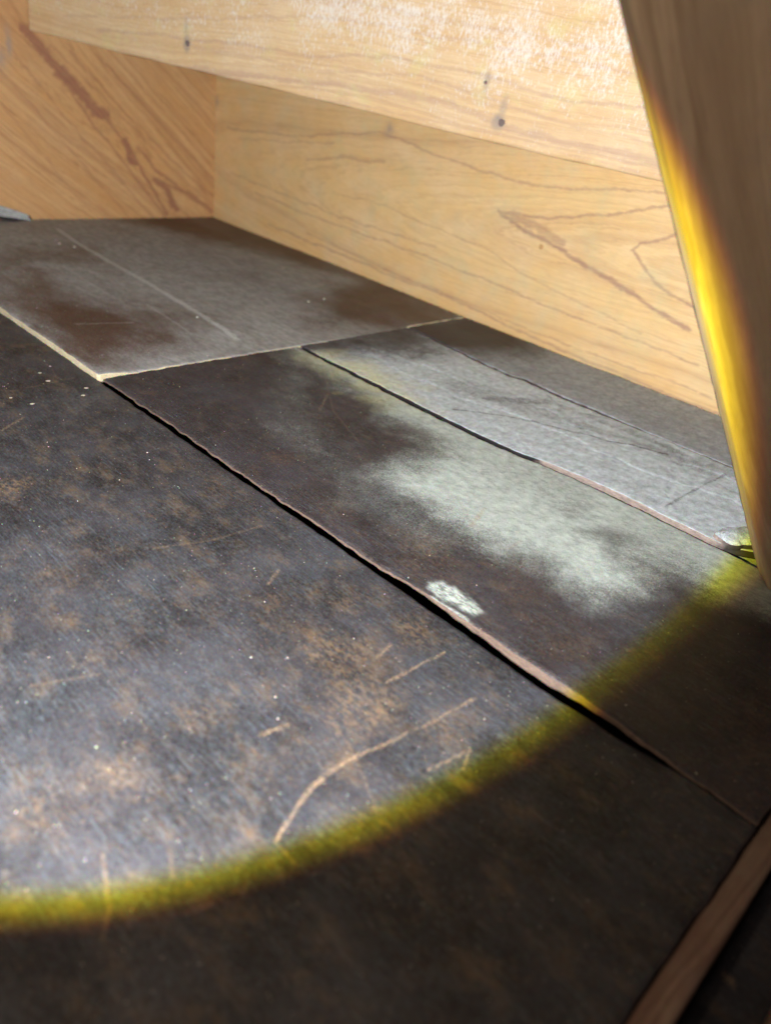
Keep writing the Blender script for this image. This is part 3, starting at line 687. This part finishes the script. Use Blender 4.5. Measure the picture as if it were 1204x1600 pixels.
for uc, vc, rr in ((.9805, .0262, .0050), (.9435, .070, .0024), (.395, .037, .0045)):
    stud(upper, A0 + T * uc + Vu * vc + n2 * .0002, n2, rr, .0009, M_nail, 'nail')
stud(lower, np.array([a[0], a[1], -.02]) + np.array([d_[0], d_[1], 0]) * 1.008 + np.array([0, 0, .171]), nrm, .0046, .0008, M_plug, 'plug', 6)

# leaning post in the right foreground
Pf = np.array([.660, .117, .017]); Pt = np.array([.400, .237, .400])
e_ = Pt - Pf; e_ /= np.linalg.norm(e_)
w_ = np.array([.72, -.69, 0.]); w_ -= (w_ @ e_) * e_; w_ /= np.linalg.norm(w_)
np_ = np.cross(w_, e_)
if np_ @ (np.array([0, 0, .35]) - Pf) < 0: np_ = -np_
def f_post(u, v):
    return v * .8 + .01 * np.sin(u * 6) + .006 * fbm(u * 3, v * 9, 151, 3)
post = board('post', Pf - e_ * .025, e_, w_, np_, .80, .16, .030, [W_post, W_post], f_post, 200, 60, edge_wob=.0, seed=150)
tag(post, 'blurred brown timber post leaning across the right foreground, its edge caught by the yellow rim', 'post')

# timber lip at the open end of the slates and the pieces below it
def f_lip(u, v):
    return v + .004 * np.sin(u * 12) + .006 * fbm(u * 6, v * 20, 161, 3)
lip = board('timber_strip', (-.15, .0015, -.0085), (1, 0, 0), (0, 1, 0), (0, 0, 1), 1.15, .0152, .018, [W_lip, W_lip], f_lip, 300, 8, edge_wob=.0, seed=160)
tag(lip, 'reddish brown timber lip along the dark front end of the slates, lower right', 'timber strip')
low_slate = slab('slate', lambda y: y * 0 - .15, lambda y: y * 0 + 1.0, np.arange(-.034, .0005, .0025), 300, lambda X, Y: -.040 + .0006 * fbm(X * 12, Y * 12, 171, 4), .008, [M_dark, E_dark],
                 lambda X, Y: ((X * 0, X * 0, strokes(X, Y, [([(.329, .000), (.3265, -.012)], .0009, 1.)]), X * 0), (X * 0, X * 0, X * 0, X * 0)), 17)
tag(low_slate, 'black slate in the shadowed gap below the timber lip, lower right corner', 'slate slab')
rail = board('timber_strip', (-.15, -.0440, -.022), (1, 0, 0), (0, 1, 0), (0, 0, 1), 1.15, .0125, .03, [W_lip, W_lip], f_lip, 300, 8, edge_wob=.0, seed=165)
tag(rail, 'dim outer timber rail beyond the black gap, extreme lower right corner', 'timber strip')

# ------------------------------------------------------------------ crumbs and grit on the slates
def grit():
    V = []; F = []; r = np.random.default_rng(5)
    def crumb(x, y, z, s, flat):
        b0 = len(V); k = 6; a0 = r.uniform(0, 6.28)
        for i in range(k):
            rr = s * r.uniform(.7, 1.2); an = a0 + i * 2 * math.pi / k
            V.append((x + rr * math.cos(an), y + 1.0 * rr * math.sin(an), z + r.uniform(0, .2) * s * flat))
        V.append((x + r.normal(0, .2) * s, y + r.normal(0, .2) * s, z + s * flat))
        V.append((x, y, z - s * .3))
        for i in range(k):
            F.append((b0 + i, b0 + (i + 1) % k, b0 + k)); F.append((b0 + (i + 1) % k, b0 + i, b0 + k + 1))
    def top(x, y):
        X = np.array([[x]]); Y = np.array([[y]])
        if x < .394: return float(z1(X, Y)[0, 0])
        if y > .82: return float(z3(X, Y)[0, 0])
        if x < .695: return float(z2(X, Y)[0, 0])
        return .003
    n = 0
    while n < 1500:
        x, y = r.uniform(.03, 1.05), r.uniform(.03, 1.6)
        if y < .82 and x > .69: continue
        if abs(x - .397) < .006 or abs(y - .8165) < .006: continue
        s = float(np.clip(r.lognormal(-8.15, .38), .0001, .0009)) * (.7 + y * .75)
        crumb(x, y, top(x, y), s, .8); n += 1
    for x, y in [(.3026, .7848), (.3471, .8672), (.3662, .8826), (.3722, .8015), (.3597, .7837), (.345, .84), (.29, .81)]:
        crumb(x, y, top(x, y), r.uniform(.0016, .0030), .12)
    for x, y in [(.1171, .3614), (.1329, .3045), (.2699, .3001), (.2296, .259), (.24, .275), (.25, .315)]:
        crumb(x, y, top(x, y), r.uniform(.0005, .0009), .4)
    for q in range(90):
        y = r.uniform(.3, 1.64); x = np.interp(y, [.3, .8, 1.25, 1.66], [1.070, 1.079, 1.104, 1.116]) - abs(r.normal(0, .006))
        crumb(x, y, .0045, float(r.uniform(.0004, .0014)), .7)
    for q in range(40):
        x = r.uniform(.5, 1.1); crumb(x, 1.660 - abs(r.normal(0, .005)), .0045, float(r.uniform(.0006, .0018)), .7)
    for x, y in [(.86, .985), (.90, .99), (.64, 1.45), (.655, 1.42), (.63, .97)]:
        crumb(x, y, top(x, y), .0026, .8)
    me = bpy.data.meshes.new('grit'); me.from_pydata(V, [], F); me.update()
    return me
g = link('grit', grit(), [plain_material('grit', (.42, .40, .33), (.62, .60, .52), .5, 300)])
tag(g, 'pale grit and crumbs scattered over the slates', 'grit', kind='stuff')
